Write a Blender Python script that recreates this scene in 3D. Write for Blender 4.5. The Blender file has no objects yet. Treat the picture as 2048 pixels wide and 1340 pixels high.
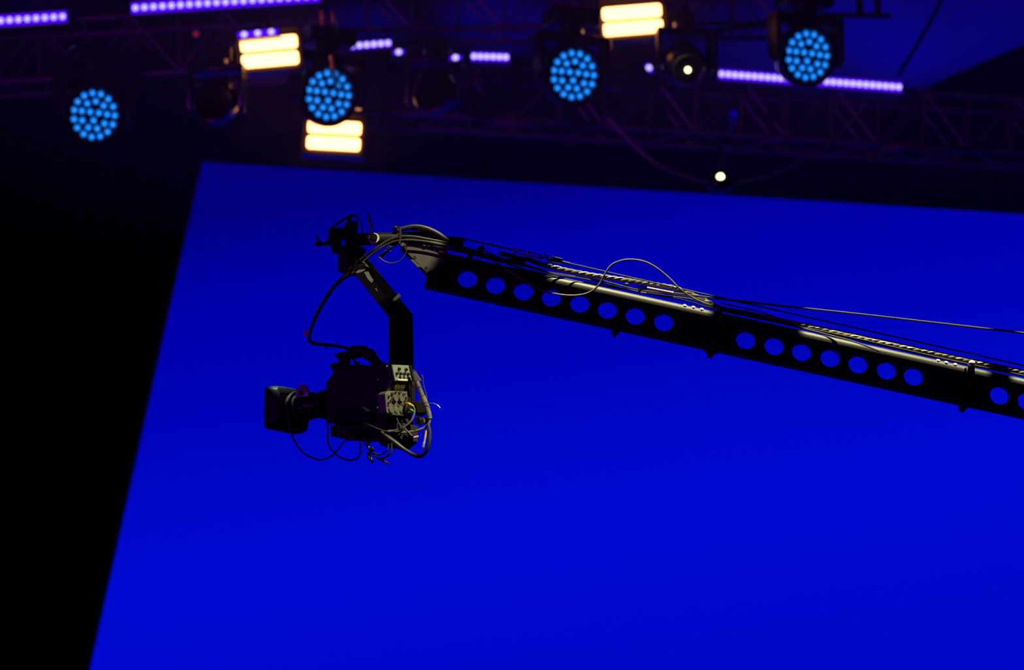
import bpy, bmesh, math, random
from mathutils import Vector, Matrix
random.seed(7)
SC = bpy.context.scene
COL = SC.collection
R = math.radians
PI = math.pi

# ------------------------------------------------------------------ camera
W, H, F = 2048.0, 1340.0, 7778.0          # focal length in pixels of the 2048 px frame
PITCH = R(12.0)
EYE = Vector((0, 0, 1.7))
FWD = Vector((0, math.cos(PITCH), math.sin(PITCH)))
UP = Vector((0, -math.sin(PITCH), math.cos(PITCH)))
YJ = 17.6        # distance of the crane
YR = 28.0        # distance of the lighting rig
YS = 31.0        # distance of the screen

def ray(px, py):
    return FWD + Vector((1, 0, 0)) * ((px - W / 2) / F) + UP * (-(py - H / 2) / F)
def at(px, py, Y):
    """world point that a pixel sees on the upright plane at distance Y"""
    d = ray(px, py)
    return EYE + d * (Y / d.y)
def hit(px, py, p, n):
    d = ray(px, py)
    return EYE + d * ((p - EYE).dot(n) / d.dot(n))
def upx(px, Y):
    return px * (Y / math.cos(PITCH)) / F

cam_d = bpy.data.cameras.new('camera')
cam = bpy.data.objects.new('camera', cam_d)
COL.objects.link(cam)
cam.location = EYE
cam.rotation_euler = (PI / 2 + PITCH, 0, 0)
cam_d.sensor_width = 36
cam_d.lens = F / W * 36
cam_d.clip_end = 300
cam_d.dof.use_dof = True
cam_d.dof.focus_distance = YJ / math.cos(PITCH)
cam_d.dof.aperture_fstop = 2.3
SC.camera = cam

# ------------------------------------------------------------------ world, lamps, exposure
SC.view_settings.view_transform = 'Standard'
SC.view_settings.look = 'None'
SC.view_settings.exposure = 0
SC.view_settings.gamma = 1
SC.view_settings.use_curve_mapping = False
wd = bpy.data.worlds.new('world')
SC.world = wd
wd.use_nodes = True
wd.node_tree.nodes['Background'].inputs[0].default_value = (0.36, 0.02, 1.0, 1)
wd.node_tree.nodes['Background'].inputs[1].default_value = 0.025

WARM = (1.0, 0.93, 0.52)
def spot(name, target, direction, dist, radius, power, color=WARM, blend=0.12, size=0.02):
    l = bpy.data.lights.new(name, 'SPOT')
    l.energy = power
    l.color = color
    l.spot_size = 2 * math.atan(radius / dist)
    l.spot_blend = blend
    l.shadow_soft_size = size
    o = bpy.data.objects.new(name, l)
    COL.objects.link(o)
    d = Vector(direction).normalized()
    o.location = target + d * dist
    o.rotation_euler = (-d).to_track_quat('-Z', 'Y').to_euler()
    return o
# profile spots hung out of frame: each covers a stretch of the crane; drop arm and lens lamps are added
spot('profile_spot_nose', at(812, 488, YJ), (0.25, -0.62, 0.75), 9, upx(78, YJ), 4200, WARM, 0.3)
spot('added_spot_drop_arm', at(766, 572, YJ - .1), (-0.45, -0.7, 0.5), 9, upx(62, YJ), 1500, WARM, 0.2)  # added lamp from the left, brightens the tape on the drop arm
spot('profile_spot_camera', at(832, 810, YJ - .40), (0.6, -0.5, 0.72), 9, upx(92, YJ), 5500, WARM, 0.2)
spot('profile_spot_arm', at(1258, 590, YJ), (0.12, 0.0, 1.0), 9, upx(168, YJ), 18000)
spot('profile_spot_arm', at(1790, 690, YJ), (0.12, 0.0, 1.0), 9, upx(192, YJ), 18000)
spot('profile_spot_arm', at(2160, 770, YJ), (0.12, 0.0, 1.0), 9, upx(140, YJ), 18000)
spot('added_spot_lens_glint', at(578, 775, YJ), (-0.5, -0.35, 0.9), 9, upx(26, YJ), 26000, (0.75, 1.0, 0.85), 0.5)  # small added lamp that makes the glint on the lens hood
# violet stage washes from the left, out of frame: one on the crane, one added to brighten the rig
VIOLET = (0.40, 0.02, 1.0)
v = at(900, 650, YJ)
d = Vector((-9, 10, 5)) - v
spot('violet_wash_crane', v, d, d.length, 1.9, 540, VIOLET, 0.6, 0.4)
v = at(950, 190, YR)
d = Vector((-7, 17, 7)) - v
spot('violet_fill_rig', v, d, d.length, 5.0, 1000, VIOLET, 0.8, 0.4)  # added fill that brings up the truss
# blue wash on the roof cloth
BLUE = (0.0, 0.002, 1.0)

# ------------------------------------------------------------------ materials
def mat(name, col, rough=0.5, metal=0.0, spec=0.5, var=0.25, scale=30.0, bump=0.0):
    m = bpy.data.materials.new(name)
    m.use_nodes = True
    nt = m.node_tree
    b = nt.nodes['Principled BSDF']
    tc = nt.nodes.new('ShaderNodeTexCoord')
    no = nt.nodes.new('ShaderNodeTexNoise')
    no.inputs['Scale'].default_value = scale
    no.inputs['Detail'].default_value = 4
    nt.links.new(tc.outputs['Object'], no.inputs['Vector'])
    mx = nt.nodes.new('ShaderNodeMix')
    mx.data_type = 'RGBA'
    mx.inputs[6].default_value = tuple(c * (1 - var) for c in col) + (1,)
    mx.inputs[7].default_value = tuple(c * (1 + var) for c in col) + (1,)
    nt.links.new(no.outputs['Fac'], mx.inputs[0])
    nt.links.new(mx.outputs[2], b.inputs['Base Color'])
    b.inputs['Roughness'].default_value = rough
    b.inputs['Metallic'].default_value = metal
    b.inputs['Specular IOR Level'].default_value = spec
    if bump:
        bp = nt.nodes.new('ShaderNodeBump')
        bp.inputs['Strength'].default_value = bump
        bp.inputs['Distance'].default_value = 0.002
        nt.links.new(no.outputs['Fac'], bp.inputs['Height'])
        nt.links.new(bp.outputs[0], b.inputs['Normal'])
    return m

def emit(name, col, strength):
    m = bpy.data.materials.new(name)
    m.use_nodes = True
    nt = m.node_tree
    for n in list(nt.nodes):
        nt.nodes.remove(n)
    o = nt.nodes.new('ShaderNodeOutputMaterial')
    e = nt.nodes.new('ShaderNodeEmission')
    e.inputs[0].default_value = tuple(col) + (1,)
    e.inputs[1].default_value = strength
    nt.links.new(e.outputs[0], o.inputs[0])
    return m

M = {}
M['arm'] = mat('black_arm_paint', (0.014, 0.014, 0.012), 0.5, 0, 0.2, 0.15, 60, 0.05)
M['black'] = mat('black_matte_metal', (0.009, 0.008, 0.010), 0.5, 0, 0.2, 0.2, 40)
M['gloss'] = mat('black_gloss_plastic', (0.012, 0.010, 0.015), 0.22, 0, 0.5, 0.2, 40)
M['body'] = mat('camera_body_black', (0.030, 0.021, 0.033), 0.6, 0, 0.12, 0.12, 90, 0.08)
M['drop'] = mat('black_arm_powder_coat', (0.009, 0.007, 0.011), 0.7, 0, 0.06, 0.15, 60)
M['cover'] = mat('camera_side_cover', (0.042, 0.028, 0.045), 0.65, 0, 0.1, 0.1, 90, 0.08)
M['cable'] = mat('black_cable_rubber', (0.045, 0.043, 0.035), 0.42, 0, 0.3, 0.2, 50)
M['greycable'] = mat('grey_cable_sheath', (0.16, 0.155, 0.11), 0.45, 0, 0.3, 0.1, 50)
M['sleeve'] = mat('grey_spiral_sleeve', (0.18, 0.17, 0.13), 0.5, 0, 0.3, 0.2, 60)
M['plate'] = mat('raw_dark_steel', (0.11, 0.10, 0.085), 0.5, 0.1, 0.3, 0.35, 25, 0.1)
M['steel'] = mat('bright_steel', (0.55, 0.53, 0.48), 0.28, 0.9, 0.5, 0.1, 40)
M['tube'] = mat('dark_tube_metal', (0.03, 0.022, 0.025), 0.3, 0.2, 0.4, 0.15, 30)
M['white'] = mat('white_plastic', (0.75, 0.73, 0.62), 0.5, 0, 0.4, 0.05, 30)
M['tape'] = mat('grey_gaffer_tape', (0.30, 0.30, 0.21), 0.8, 0, 0.1, 0.1, 60)
M['panel'] = mat('grey_connector_panel', (0.14, 0.14, 0.105), 0.45, 0.2, 0.5, 0.15, 60)
M['panelblue'] = mat('pale_control_panel', (0.25, 0.27, 0.22), 0.45, 0.1, 0.5, 0.15, 60)
M['yellow'] = mat('yellow_plastic', (0.75, 0.55, 0.01), 0.45, 0, 0.4, 0.08, 30)
M['green'] = mat('green_plastic', (0.05, 0.55, 0.02), 0.45, 0, 0.4, 0.08, 30)
M['pink'] = mat('pink_tag', (0.9, 0.03, 0.5), 0.6, 0, 0.3, 0.08, 30)
M['red'] = mat('red_anodised', (0.45, 0.02, 0.06), 0.35, 0.4, 0.5, 0.08, 30)
M['gold'] = mat('gold_socket', (0.55, 0.35, 0.06), 0.3, 0.9, 0.5, 0.1, 30)
M['label'] = mat('pale_label', (0.85, 0.6, 0.62), 0.6, 0, 0.3, 0.05, 30)
M['rope'] = mat('pale_rope', (0.55, 0.5, 0.38), 0.7, 0, 0.3, 0.3, 200, 0.3)
M['wire'] = mat('dark_steel_wire', (0.035, 0.033, 0.028), 0.5, 0, 0.3, 0.25, 200)
M['truss'] = mat('truss_aluminium', (0.16, 0.13, 0.15), 0.45, 0.4, 0.5, 0.2, 10)
M['fixture'] = mat('fixture_black', (0.02, 0.018, 0.022), 0.3, 0, 0.5, 0.2, 15)
M['drape'] = mat('black_drape', (0.016, 0.012, 0.015), 0.95, 0, 0.05, 0.2, 3)
M['frame'] = mat('screen_frame_black', (0.03, 0.025, 0.03), 0.6, 0, 0.2, 0.2, 5)
M['floor'] = mat('dark_stage_floor', (0.02, 0.02, 0.022), 0.6, 0, 0.3, 0.2, 2)
M['roof'] = mat('white_roof_cloth', (0.45, 0.45, 0.5), 0.9, 0, 0.1, 0.25, 0.25)
M['orange'] = mat('clamp_warm_glow_tint', (0.85, 0.30, 0.08), 0.45, 0, 0.5, 0.1, 20)  # warm lamp light on metal clamps, put into their colour
M['glass'] = mat('dark_lens_glass', (0.02, 0.024, 0.012), 0.08, 0, 0.8, 0.1, 10)
M['disc'] = mat('pale_focus_disc', (0.34, 0.20, 0.30), 0.3, 0.2, 0.5, 0.3, 14)
M['e_warm'] = emit('warm_lamp_glow', (1.0, 0.33, 0.10), 8.6)
M['e_blue'] = emit('blue_lens_glow', (0.0, 0.21, 1.0), 1.15)
M['e_blue2'] = emit('blue_lens_core', (0.06, 0.42, 1.0), 1.5)
M['e_purple'] = emit('violet_strip_glow', (0.09, 0.0, 1.0), 1.1)
M['e_bead'] = emit('violet_led_glow', (0.52, 0.42, 1.0), 1.6)
M['e_dot'] = emit('white_lamp_glow', (1.0, 0.92, 0.35), 6.0)
M['e_green'] = emit('green_indicator_glow', (0.0, 0.5, 0.12), 0.5)
M['e_pink'] = emit('red_indicator_glow', (0.5, 0.02, 0.12), 0.35)
M['e_bluei'] = emit('blue_indicator_glow', (0.0, 0.0, 1.0), 0.25)

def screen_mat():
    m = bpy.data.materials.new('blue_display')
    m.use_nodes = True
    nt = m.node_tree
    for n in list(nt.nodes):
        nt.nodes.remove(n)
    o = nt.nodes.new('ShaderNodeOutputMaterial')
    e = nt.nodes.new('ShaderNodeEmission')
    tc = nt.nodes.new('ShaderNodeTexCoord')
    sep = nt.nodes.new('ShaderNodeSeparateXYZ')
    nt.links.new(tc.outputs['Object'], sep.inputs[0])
    ad = nt.nodes.new('ShaderNodeMath')        # lens falloff painted into the display: deeper blue at its top, brighter low down
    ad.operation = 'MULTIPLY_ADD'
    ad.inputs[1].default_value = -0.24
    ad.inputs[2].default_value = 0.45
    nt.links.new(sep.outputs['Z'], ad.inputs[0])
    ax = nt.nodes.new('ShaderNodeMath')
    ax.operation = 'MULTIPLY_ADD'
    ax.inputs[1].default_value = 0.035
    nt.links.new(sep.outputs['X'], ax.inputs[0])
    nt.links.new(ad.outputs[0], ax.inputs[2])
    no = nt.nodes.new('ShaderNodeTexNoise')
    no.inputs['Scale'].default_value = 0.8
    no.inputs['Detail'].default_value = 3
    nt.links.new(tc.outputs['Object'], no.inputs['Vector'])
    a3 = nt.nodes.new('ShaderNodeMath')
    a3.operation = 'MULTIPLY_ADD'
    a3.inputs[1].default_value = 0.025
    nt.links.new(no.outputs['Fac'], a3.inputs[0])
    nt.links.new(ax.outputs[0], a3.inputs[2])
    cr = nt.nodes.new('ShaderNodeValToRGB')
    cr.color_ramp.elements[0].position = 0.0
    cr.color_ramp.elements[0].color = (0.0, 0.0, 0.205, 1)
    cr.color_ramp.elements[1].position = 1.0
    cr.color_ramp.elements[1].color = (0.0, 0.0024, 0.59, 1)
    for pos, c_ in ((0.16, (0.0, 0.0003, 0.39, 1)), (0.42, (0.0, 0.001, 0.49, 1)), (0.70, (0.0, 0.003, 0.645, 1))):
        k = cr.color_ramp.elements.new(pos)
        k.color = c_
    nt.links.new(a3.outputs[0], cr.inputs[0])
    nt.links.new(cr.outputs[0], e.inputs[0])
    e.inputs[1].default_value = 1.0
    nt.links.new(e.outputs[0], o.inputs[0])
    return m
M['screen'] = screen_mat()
hm = bpy.data.materials.new('added_glow_haze')
hm.use_nodes = True
for n_ in list(hm.node_tree.nodes):
    hm.node_tree.nodes.remove(n_)
ho = hm.node_tree.nodes.new('ShaderNodeOutputMaterial')
hv = hm.node_tree.nodes.new('ShaderNodeVolumeScatter')
hv.inputs['Density'].default_value = 0.035
hm.node_tree.links.new(hv.outputs[0], ho.inputs['Volume'])
M['haze'] = hm

# ------------------------------------------------------------------ mesh helpers
def frame_of(d):
    d = d.normalized()
    a = Vector((0, 0, 1)) if abs(d.z) < 0.9 else Vector((1, 0, 0))
    u = d.cross(a).normalized()
    return u, d.cross(u).normalized()

def add_cyl(bm, p0, p1, r0, r1=None, seg=16, caps=True):
    r1 = r0 if r1 is None else r1
    p0, p1 = Vector(p0), Vector(p1)
    u, v = frame_of(p1 - p0)
    a = [bm.verts.new(p0 + (u * math.cos(2 * PI * i / seg) + v * math.sin(2 * PI * i / seg)) * r0) for i in range(seg)]
    b = [bm.verts.new(p1 + (u * math.cos(2 * PI * i / seg) + v * math.sin(2 * PI * i / seg)) * r1) for i in range(seg)]
    for i in range(seg):
        j = (i + 1) % seg
        bm.faces.new((a[i], a[j], b[j], b[i]))
    if caps:
        bm.faces.new(a[::-1])
        bm.faces.new(b)

def add_lathe(bm, base, axis, prof, seg=24):
    """prof: list of (distance along axis, radius)"""
    base, axis = Vector(base), Vector(axis).normalized()
    u, v = frame_of(axis)
    rings = []
    for (t, r) in prof:
        rings.append([bm.verts.new(base + axis * t + (u * math.cos(2 * PI * i / seg) + v * math.sin(2 * PI * i / seg)) * max(r, 1e-5)) for i in range(seg)])
    for k in range(len(rings) - 1):
        for i in range(seg):
            j = (i + 1) % seg
            bm.faces.new((rings[k][i], rings[k][j], rings[k + 1][j], rings[k + 1][i]))
    bm.faces.new(rings[0][::-1])
    bm.faces.new(rings[-1])

def spline(pts, n=6):
    pts = [Vector(p) for p in pts]
    if len(pts) < 3:
        return pts
    out = []
    P = [pts[0] * 2 - pts[1]] + pts + [pts[-1] * 2 - pts[-2]]
    for i in range(1, len(P) - 2):
        p0, p1, p2, p3 = P[i - 1], P[i], P[i + 1], P[i + 2]
        for k in range(n):
            t = k / n
            out.append(0.5 * ((2 * p1) + (p2 - p0) * t + (2 * p0 - 5 * p1 + 4 * p2 - p3) * t * t + (3 * p1 - p0 - 3 * p2 + p3) * t ** 3))
    out.append(pts[-1])
    return out

def add_tube(bm, pts, r, seg=8, n=6, curve=True):
    P = spline(pts, n) if curve else [Vector(p) for p in pts]
    rs = r if isinstance(r, (list, tuple)) else None
    rings = []
    u = None
    for i, p in enumerate(P):
        d = (P[min(i + 1, len(P) - 1)] - P[max(i - 1, 0)]).normalized()
        if u is None:
            u, v = frame_of(d)
        else:
            u = (u - d * u.dot(d)).normalized()
            v = d.cross(u)
        if rs:
            f = i / (len(P) - 1) * (len(rs) - 1)
            k = min(int(f), len(rs) - 2)
            rr = rs[k] + (rs[k + 1] - rs[k]) * (f - k)
        else:
            rr = r
        rings.append([bm.verts.new(p + (u * math.cos(2 * PI * a / seg) + v * math.sin(2 * PI * a / seg)) * rr) for a in range(seg)])
    for k in range(len(rings) - 1):
        for a in range(seg):
            b = (a + 1) % seg
            bm.faces.new((rings[k][a], rings[k][b], rings[k + 1][b], rings[k + 1][a]))
    bm.faces.new(rings[0][::-1])
    bm.faces.new(rings[-1])

def add_box(bm, c, hx, hy, hz):
    c, hx, hy, hz = Vector(c), Vector(hx), Vector(hy), Vector(hz)
    v = [bm.verts.new(c + hx * sx + hy * sy + hz * sz) for sx in (-1, 1) for sy in (-1, 1) for sz in (-1, 1)]
    for f in ((0, 1, 3, 2), (4, 6, 7, 5), (0, 4, 5, 1), (2, 3, 7, 6), (0, 2, 6, 4), (1, 5, 7, 3)):
        bm.faces.new([v[i] for i in f])

def add_abox(bm, c, sx, sy, sz):
    add_box(bm, c, (sx / 2, 0, 0), (0, sy / 2, 0), (0, 0, sz / 2))

def add_prism(bm, pts, vec):
    pts = [Vector(p) for p in pts]
    vec = Vector(vec)
    a = [bm.verts.new(p) for p in pts]
    b = [bm.verts.new(p + vec) for p in pts]
    n = len(pts)
    bm.faces.new(a)
    bm.faces.new(b[::-1])
    for i in range(n):
        j = (i + 1) % n
        bm.faces.new((a[j], a[i], b[i], b[j]))

def add_sphere(bm, c, r, seg=16, rings=10, squash=None):
    mtx = Matrix.Translation(Vector(c))
    if squash:
        mtx = mtx @ Matrix.Diagonal((squash[0], squash[1], squash[2], 1))
    bmesh.ops.create_uvsphere(bm, u_segments=seg, v_segments=rings, radius=r, matrix=mtx)

def add_torus(bm, c, axis, r, t, seg=20, ts=6):
    c, axis = Vector(c), Vector(axis).normalized()
    u, v = frame_of(axis)
    rings = []
    for i in range(seg):
        a = 2 * PI * i / seg
        d = u * math.cos(a) + v * math.sin(a)
        rings.append([bm.verts.new(c + d * (r + t * math.cos(2 * PI * k / ts)) + axis * t * math.sin(2 * PI * k / ts)) for k in range(ts)])
    for i in range(seg):
        j = (i + 1) % seg
        for k in range(ts):
            l = (k + 1) % ts
            bm.faces.new((rings[i][k], rings[j][k], rings[j][l], rings[i][l]))

def BM():
    return bmesh.new()

def link(name, bm, m, parent=None, origin=None, bevel=0.0):
    """one mesh object; vertices are given in world space and stored relative to origin (the thing's base)"""
    if parent is not None and origin is None:
        origin = parent.get('_o')
        origin = Vector(origin) if origin is not None else Vector((0, 0, 0))
    elif origin is None:
        origin = Vector((0, 0, 0))
    bmesh.ops.recalc_face_normals(bm, faces=bm.faces[:])
    bmesh.ops.translate(bm, verts=bm.verts[:], vec=-Vector(origin))
    me = bpy.data.meshes.new(name)
    bm.to_mesh(me)
    bm.free()
    for p in me.polygons:
        p.use_smooth = True
    me.set_sharp_from_angle(angle=R(38))
    me.materials.append(m)
    o = bpy.data.objects.new(name, me)
    COL.objects.link(o)
    if parent is not None:
        o.parent = parent
        o['_o'] = list(origin)
    else:
        o.location = origin
        o['_o'] = list(origin)
    if bevel:
        b = o.modifiers.new('bevel', 'BEVEL')
        b.width = bevel
        b.segments = 2
        b.limit_method = 'ANGLE'
        b.angle_limit = R(40)
    return o

def thing(name, label, cat, loc, group=None):
    o = bpy.data.objects.new(name, None)
    o.empty_display_size = 0.1
    COL.objects.link(o)
    o.location = loc
    o['_o'] = list(loc)
    o['label'] = label
    o['category'] = cat
    if group:
        o['group'] = group
    return o

def tag(o, label, cat, group=None):
    o['label'] = label
    o['category'] = cat
    if group:
        o['group'] = group
    return o

def struct(name, bm, m, bevel=0):
    o = link(name, bm, m, bevel=bevel)
    o['kind'] = 'structure'
    return o

def copy_tree(o, parent=None):
    c = o.copy()
    COL.objects.link(c)
    if parent is not None:
        c.parent = parent
    for ch in list(o.children):
        copy_tree(ch, c)
    return c

# ------------------------------------------------------------------ setting
b = BM(); add_abox(b, (0, 28, -0.05), 60, 70, 0.1); struct('floor', b, M['floor'])
b = BM(); add_abox(b, (0, 58.1, 6.5), 60, 0.2, 13.0); struct('wall_back', b, M['drape'])
# roof cloth: long shallow gores rising towards the audience
RZ = lambda y: 12.4 + (58 - y) * 0.2
b = BM()
NX, NY = 60, 12
g = [[b.verts.new((-30 + 60 * i / NX, 16 + 42 * j / NY, RZ(16 + 42 * j / NY) + 0.16 * abs(math.sin(i * PI / 5)))) for j in range(NY + 1)] for i in range(NX + 1)]
for i in range(NX):
    for j in range(NY):
        b.faces.new((g[i][j], g[i + 1][j], g[i + 1][j + 1], g[i][j + 1]))
roof = struct('ceiling', b, M['roof'])
sm = roof.modifiers.new('thickness', 'SOLIDIFY'); sm.thickness = 0.05; sm.offset = 1

def roof_pt(px, py):
    d = ray(px, py)
    # 1.7 + t*d.z = 12.4 + (58 - t*d.y)*.2
    t = (12.4 + 58 * .2 - 1.7) / (d.z + .2 * d.y)
    return EYE + d * t
for (px, py, rad, pw) in ((1500, 110, 1.2, 600), (1880, 40, 2.2, 1500), (1700, 120, 1.4, 520), (1000, 50, 0.9, 800), (740, 70, 0.6, 600), (40, 0, 0.9, 70)):
    spot('roof_wash_lamp', roof_pt(px, py), (0.1, 0.15, -1.0), 9.0, rad, pw * 0.85, BLUE, 0.9, 0.2)

# black drape hung left of the screen, with soft folds
b = BM()
x0, x1 = at(-260, 700, YS + .5).x, at(470, 700, YS + .5).x
N = 120
top, bot = 10.75, 0.0
cols = []
for i in range(N + 1):
    x = x0 + (x1 - x0) * i / N
    yy = YS + 0.55 + 0.07 * math.sin(i * 0.9) + 0.03 * math.sin(i * 2.3 + 1)
    cols.append((b.verts.new((x, yy, bot)), b.verts.new((x, yy, top))))
for i in range(N):
    b.faces.new((cols[i][0], cols[i + 1][0], cols[i + 1][1], cols[i][1]))
o = link('stage_drape', b, M['drape'])
sm = o.modifiers.new('thickness', 'SOLIDIFY'); sm.thickness = 0.02
tag(o, 'black stage drape hanging left of the blue screen', 'drape')

# the blue video screen
P = [at(405, 325, YS), at(2500, 458, YS), at(2500, 1900, YS), at(56, 1900, YS)]
sc_o = at(1024, 800, YS)
scr = thing('video_screen', 'huge video screen filled with plain deep blue behind the camera crane', 'screen', sc_o)
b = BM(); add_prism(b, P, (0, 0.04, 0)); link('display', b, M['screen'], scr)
b = BM()
Q = [p + Vector((0, 0.045, 0)) for p in P]
add_prism(b, [Q[0] + Vector((-.03, 0, .03)), Q[1] + Vector((.1, 0, .03)), Q[2], Q[3] + Vector((-.05, 0, 0))], (0, 0.16, 0))
link('cabinet_back', b, M['frame'], scr)

# ------------------------------------------------------------------ crane arm
def J(px, py, dw=0.0):
    return at(px, py, YJ + dw)
U = upx(1, YJ)
HB = 0.036
O = J(849, 572, -HB)
ES = (J(2048, 833, -HB) - O).normalized()
EN = Vector((-ES.z, 0, ES.x))
EW = Vector((0, 1, 0))
HT = 78.5 * U
def bl(s, n, w):
    return O + ES * s + EN * n + EW * (w + HB)
def sn(px, py):
    d = J(px, py, -HB) - O
    return d.dot(ES), d.dot(EN)
holes = [(935, 556), (991, 568.5), (1047, 581), (1103, 593.5), (1160, 606), (1215, 618), (1271, 630), (1328, 642.5),
         (1492, 678.5), (1549, 690.5), (1604, 702.5), (1661, 714.5), (1717, 727), (1774, 739.5), (1828, 751.5),
         (2000, 789), (2056, 801), (2112, 813), (2168, 825.5), (2224, 837.5), (2280, 850), (2336, 862)]
HR = 20.0 * U
arm = thing('crane_arm', 'long black camera crane arm with rows of round lightening holes', 'crane arm', J(1700, 700))

def section(px0, px1):
    s0, s1 = sn(px0, 572 + .218 * (px0 - 849))[0], sn(px1, 572 + .218 * (px1 - 849))[0]
    hs = [sn(*h) for h in holes if px0 < h[0] < px1]
    top = HT - HB
    b = BM()
    cuts = []
    hw = 28 * U
    cells = []
    cur = s0
    for (hsx, hn) in hs:
        a, e = max(cur, hsx - hw), hsx + hw
        if a - cur > 1e-5:
            cells.append((cur, a, None))
        cells.append((a, e, (hsx, hn)))
        cur = e
    if s1 - cur > 1e-5:
        cells.append((cur, s1, None))
    K = 32
    for w, inw in ((-HB, 1), (HB, -1)):
        for (a, e, h) in cells:
            if h is None:
                b.faces.new([b.verts.new(bl(s, n, w)) for s, n in ((a, 0), (e, 0), (e, top), (a, top))])
                continue
            cx, cn = h
            rect = []
            for k in range(K):
                t = 2 * PI * k / K
                dx, dn = math.cos(t), math.sin(t)
                ts = []
                if dx > 1e-9: ts.append((e - cx) / dx)
                if dx < -1e-9: ts.append((a - cx) / dx)
                if dn > 1e-9: ts.append((top - cn) / dn)
                if dn < -1e-9: ts.append((0 - cn) / dn)
                tt = min(ts)
                rect.append([cx + dx * tt, cn + dn * tt])
            for (qx, qn) in ((a, 0), (e, 0), (e, top), (a, top)):
                k = round((math.atan2(qn - cn, qx - cx) % (2 * PI)) / (2 * PI) * K) % K
                rect[k] = [qx, qn]
            oc = [b.verts.new(bl(q[0], q[1], w)) for q in rect]
            ic = [b.verts.new(bl(cx + HR * math.cos(2 * PI * k / K), cn + HR * math.sin(2 * PI * k / K), w)) for k in range(K)]
            jc = [b.verts.new(bl(cx + HR * math.cos(2 * PI * k / K), cn + HR * math.sin(2 * PI * k / K), w + inw * HB * 0.86)) for k in range(K)]
            for k in range(K):
                l = (k + 1) % K
                b.faces.new((oc[k], oc[l], ic[l], ic[k]))
                b.faces.new((ic[k], ic[l], jc[l], jc[k]))
    # rounded top
    A = 14
    pa = [(-HB * math.cos(PI * k / A), top + HB * math.sin(PI * k / A)) for k in range(A + 1)]
    va = [b.verts.new(bl(s0, n, w)) for w, n in pa]
    vb = [b.verts.new(bl(s1, n, w)) for w, n in pa]
    for k in range(A):
        b.faces.new((va[k], vb[k], vb[k + 1], va[k + 1]))
    # underside and ends
    b.faces.new([b.verts.new(bl(s, 0, w)) for s, w in ((s0, -HB), (s1, -HB), (s1, HB), (s0, HB))])
    for s in (s0, s1):
        b.faces.new([b.verts.new(bl(s, n, w)) for w, n in [(-HB, 0)] + pa + [(HB, 0)]])
    bmesh.ops.remove_doubles(b, verts=b.verts[:], dist=1e-5)
    return link('arm_section', b, M['arm'], arm)
section(849, 1424)
section(1424.1, 1926)
section(1926.1, 2420)
# flange plates and bolts under the joints
for (px, w0, w1, h) in ((1423, 20, 8, 15), (1928, 13, 9, 13)):
    s, n = sn(px, 572 + .218 * (px - 849))
    b = BM()
    a, c, hh = w0 * U, w1 * U * .5, h * U
    add_prism(b, [bl(s - a, .001, -.024), bl(s + a, .001, -.024), bl(s + c + .008, -hh * .45, -.024), bl(s + c, -hh, -.024), bl(s - c, -hh, -.024), bl(s - c - .008, -hh * .45, -.024)], (0, .048, 0))
    link('joint_lug', b, M['arm'], arm)
s, n = sn(1232, 655)
b = BM()
add_box(b, bl(s, -.008, 0), ES * .018, EW * .03, EN * .010)
add_cyl(b, bl(s, -.016, -.012), bl(s, -.040, -.012), .0085, seg=10)
link('clamp_bolt', b, M['black'], arm)
# rivets near the joints, and the joint bolts
for px, py in ((1370, 610), (1387, 613.5), (1404, 617.5), (1877, 720), (1893, 724), (1911, 728)):
    s, n = sn(px, py)
    k = min(.98, max(0, (n - (HT - HB)) / HB))
    a = math.asin(k)
    pt = bl(s, HT - HB + HB * math.sin(a), -HB * math.cos(a))
    nn = (EN * math.sin(a) - EW * math.cos(a)).normalized()
    b = BM(); add_torus(b, pt + nn * .001, nn, .0062, .0033, 14, 6)
    link('rivet', b, M['white'], arm)
for px, py, m in ((1437, 624, 'plate'), (1943, 732, 'white')):
    s, n = sn(px, py)
    b = BM()
    p = bl(s, n, -HB)
    q = p + Vector((0, -.006, 0.004))
    add_cyl(b, p + Vector((0, .02, -.01)), q, .017, seg=6)
    bo = link('joint_bolt', b, M['black'], arm)
    b = BM(); add_sphere(b, q + Vector((0, -.006, .005)), .0155, 12, 8); link('bolt_head', b, M[m], bo)
for px, py in ((1439, 637), (1931, 738)):
    s, n = sn(px, py)
    b = BM(); add_cyl(b, bl(s, n, -HB + .004), bl(s, n, -HB - .008), .0055, seg=6); link('set_screw', b, M['steel'], arm)
# nose bracket: two side plates, bolts, spacer tube
PL = [(798, 489), (853, 486), (893, 522), (876, 536), (853, 545)]
for dw in (-.048, .040):
    b = BM(); add_prism(b, [J(x, y, dw) if dw < 0 else J(x, y, -.048) + Vector((0, .088, 0)) for x, y in PL], (0, .008, 0))
    link('nose_plate', b, M['plate'], arm, bevel=.0015)
for px, py, r in ((806, 490.5, 4.6), (849.5, 489, 4.8), (876.5, 494, 3.4)):
    b = BM(); p = J(px, py, -.047); add_cyl(b, p, p + Vector((0, -.014, 0)), r * U, seg=6)
    add_cyl(b, p + Vector((0, .004, 0)), p + Vector((0, -.003, 0)), r * U * 1.35, seg=16)
    link('plate_bolt', b, M['plate'], arm)
for px, py in ((829.5, 515), (875.5, 512.5), (852, 536), (876, 532), (891.5, 522)):
    b = BM(); p = J(px, py, -.049); add_torus(b, p, (0, 1, 0), 2.4 * U, .0015, 12, 6); link('plate_rivet', b, M['black'], arm)
b = BM(); add_cyl(b, J(806, 490.5, -.04), J(806, 490.5, -.04) + Vector((0, .08, 0)), .009, seg=10); link('spacer', b, M['black'], arm)
b = BM()
add_prism(b, [J(854, 489, -.036), J(893, 493, -.036), J(896, 509, -.036), J(868, 505, -.036)], (0, .072, 0))
link('nose_block', b, M['plate'], arm, bevel=.002)
b = BM()
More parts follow.
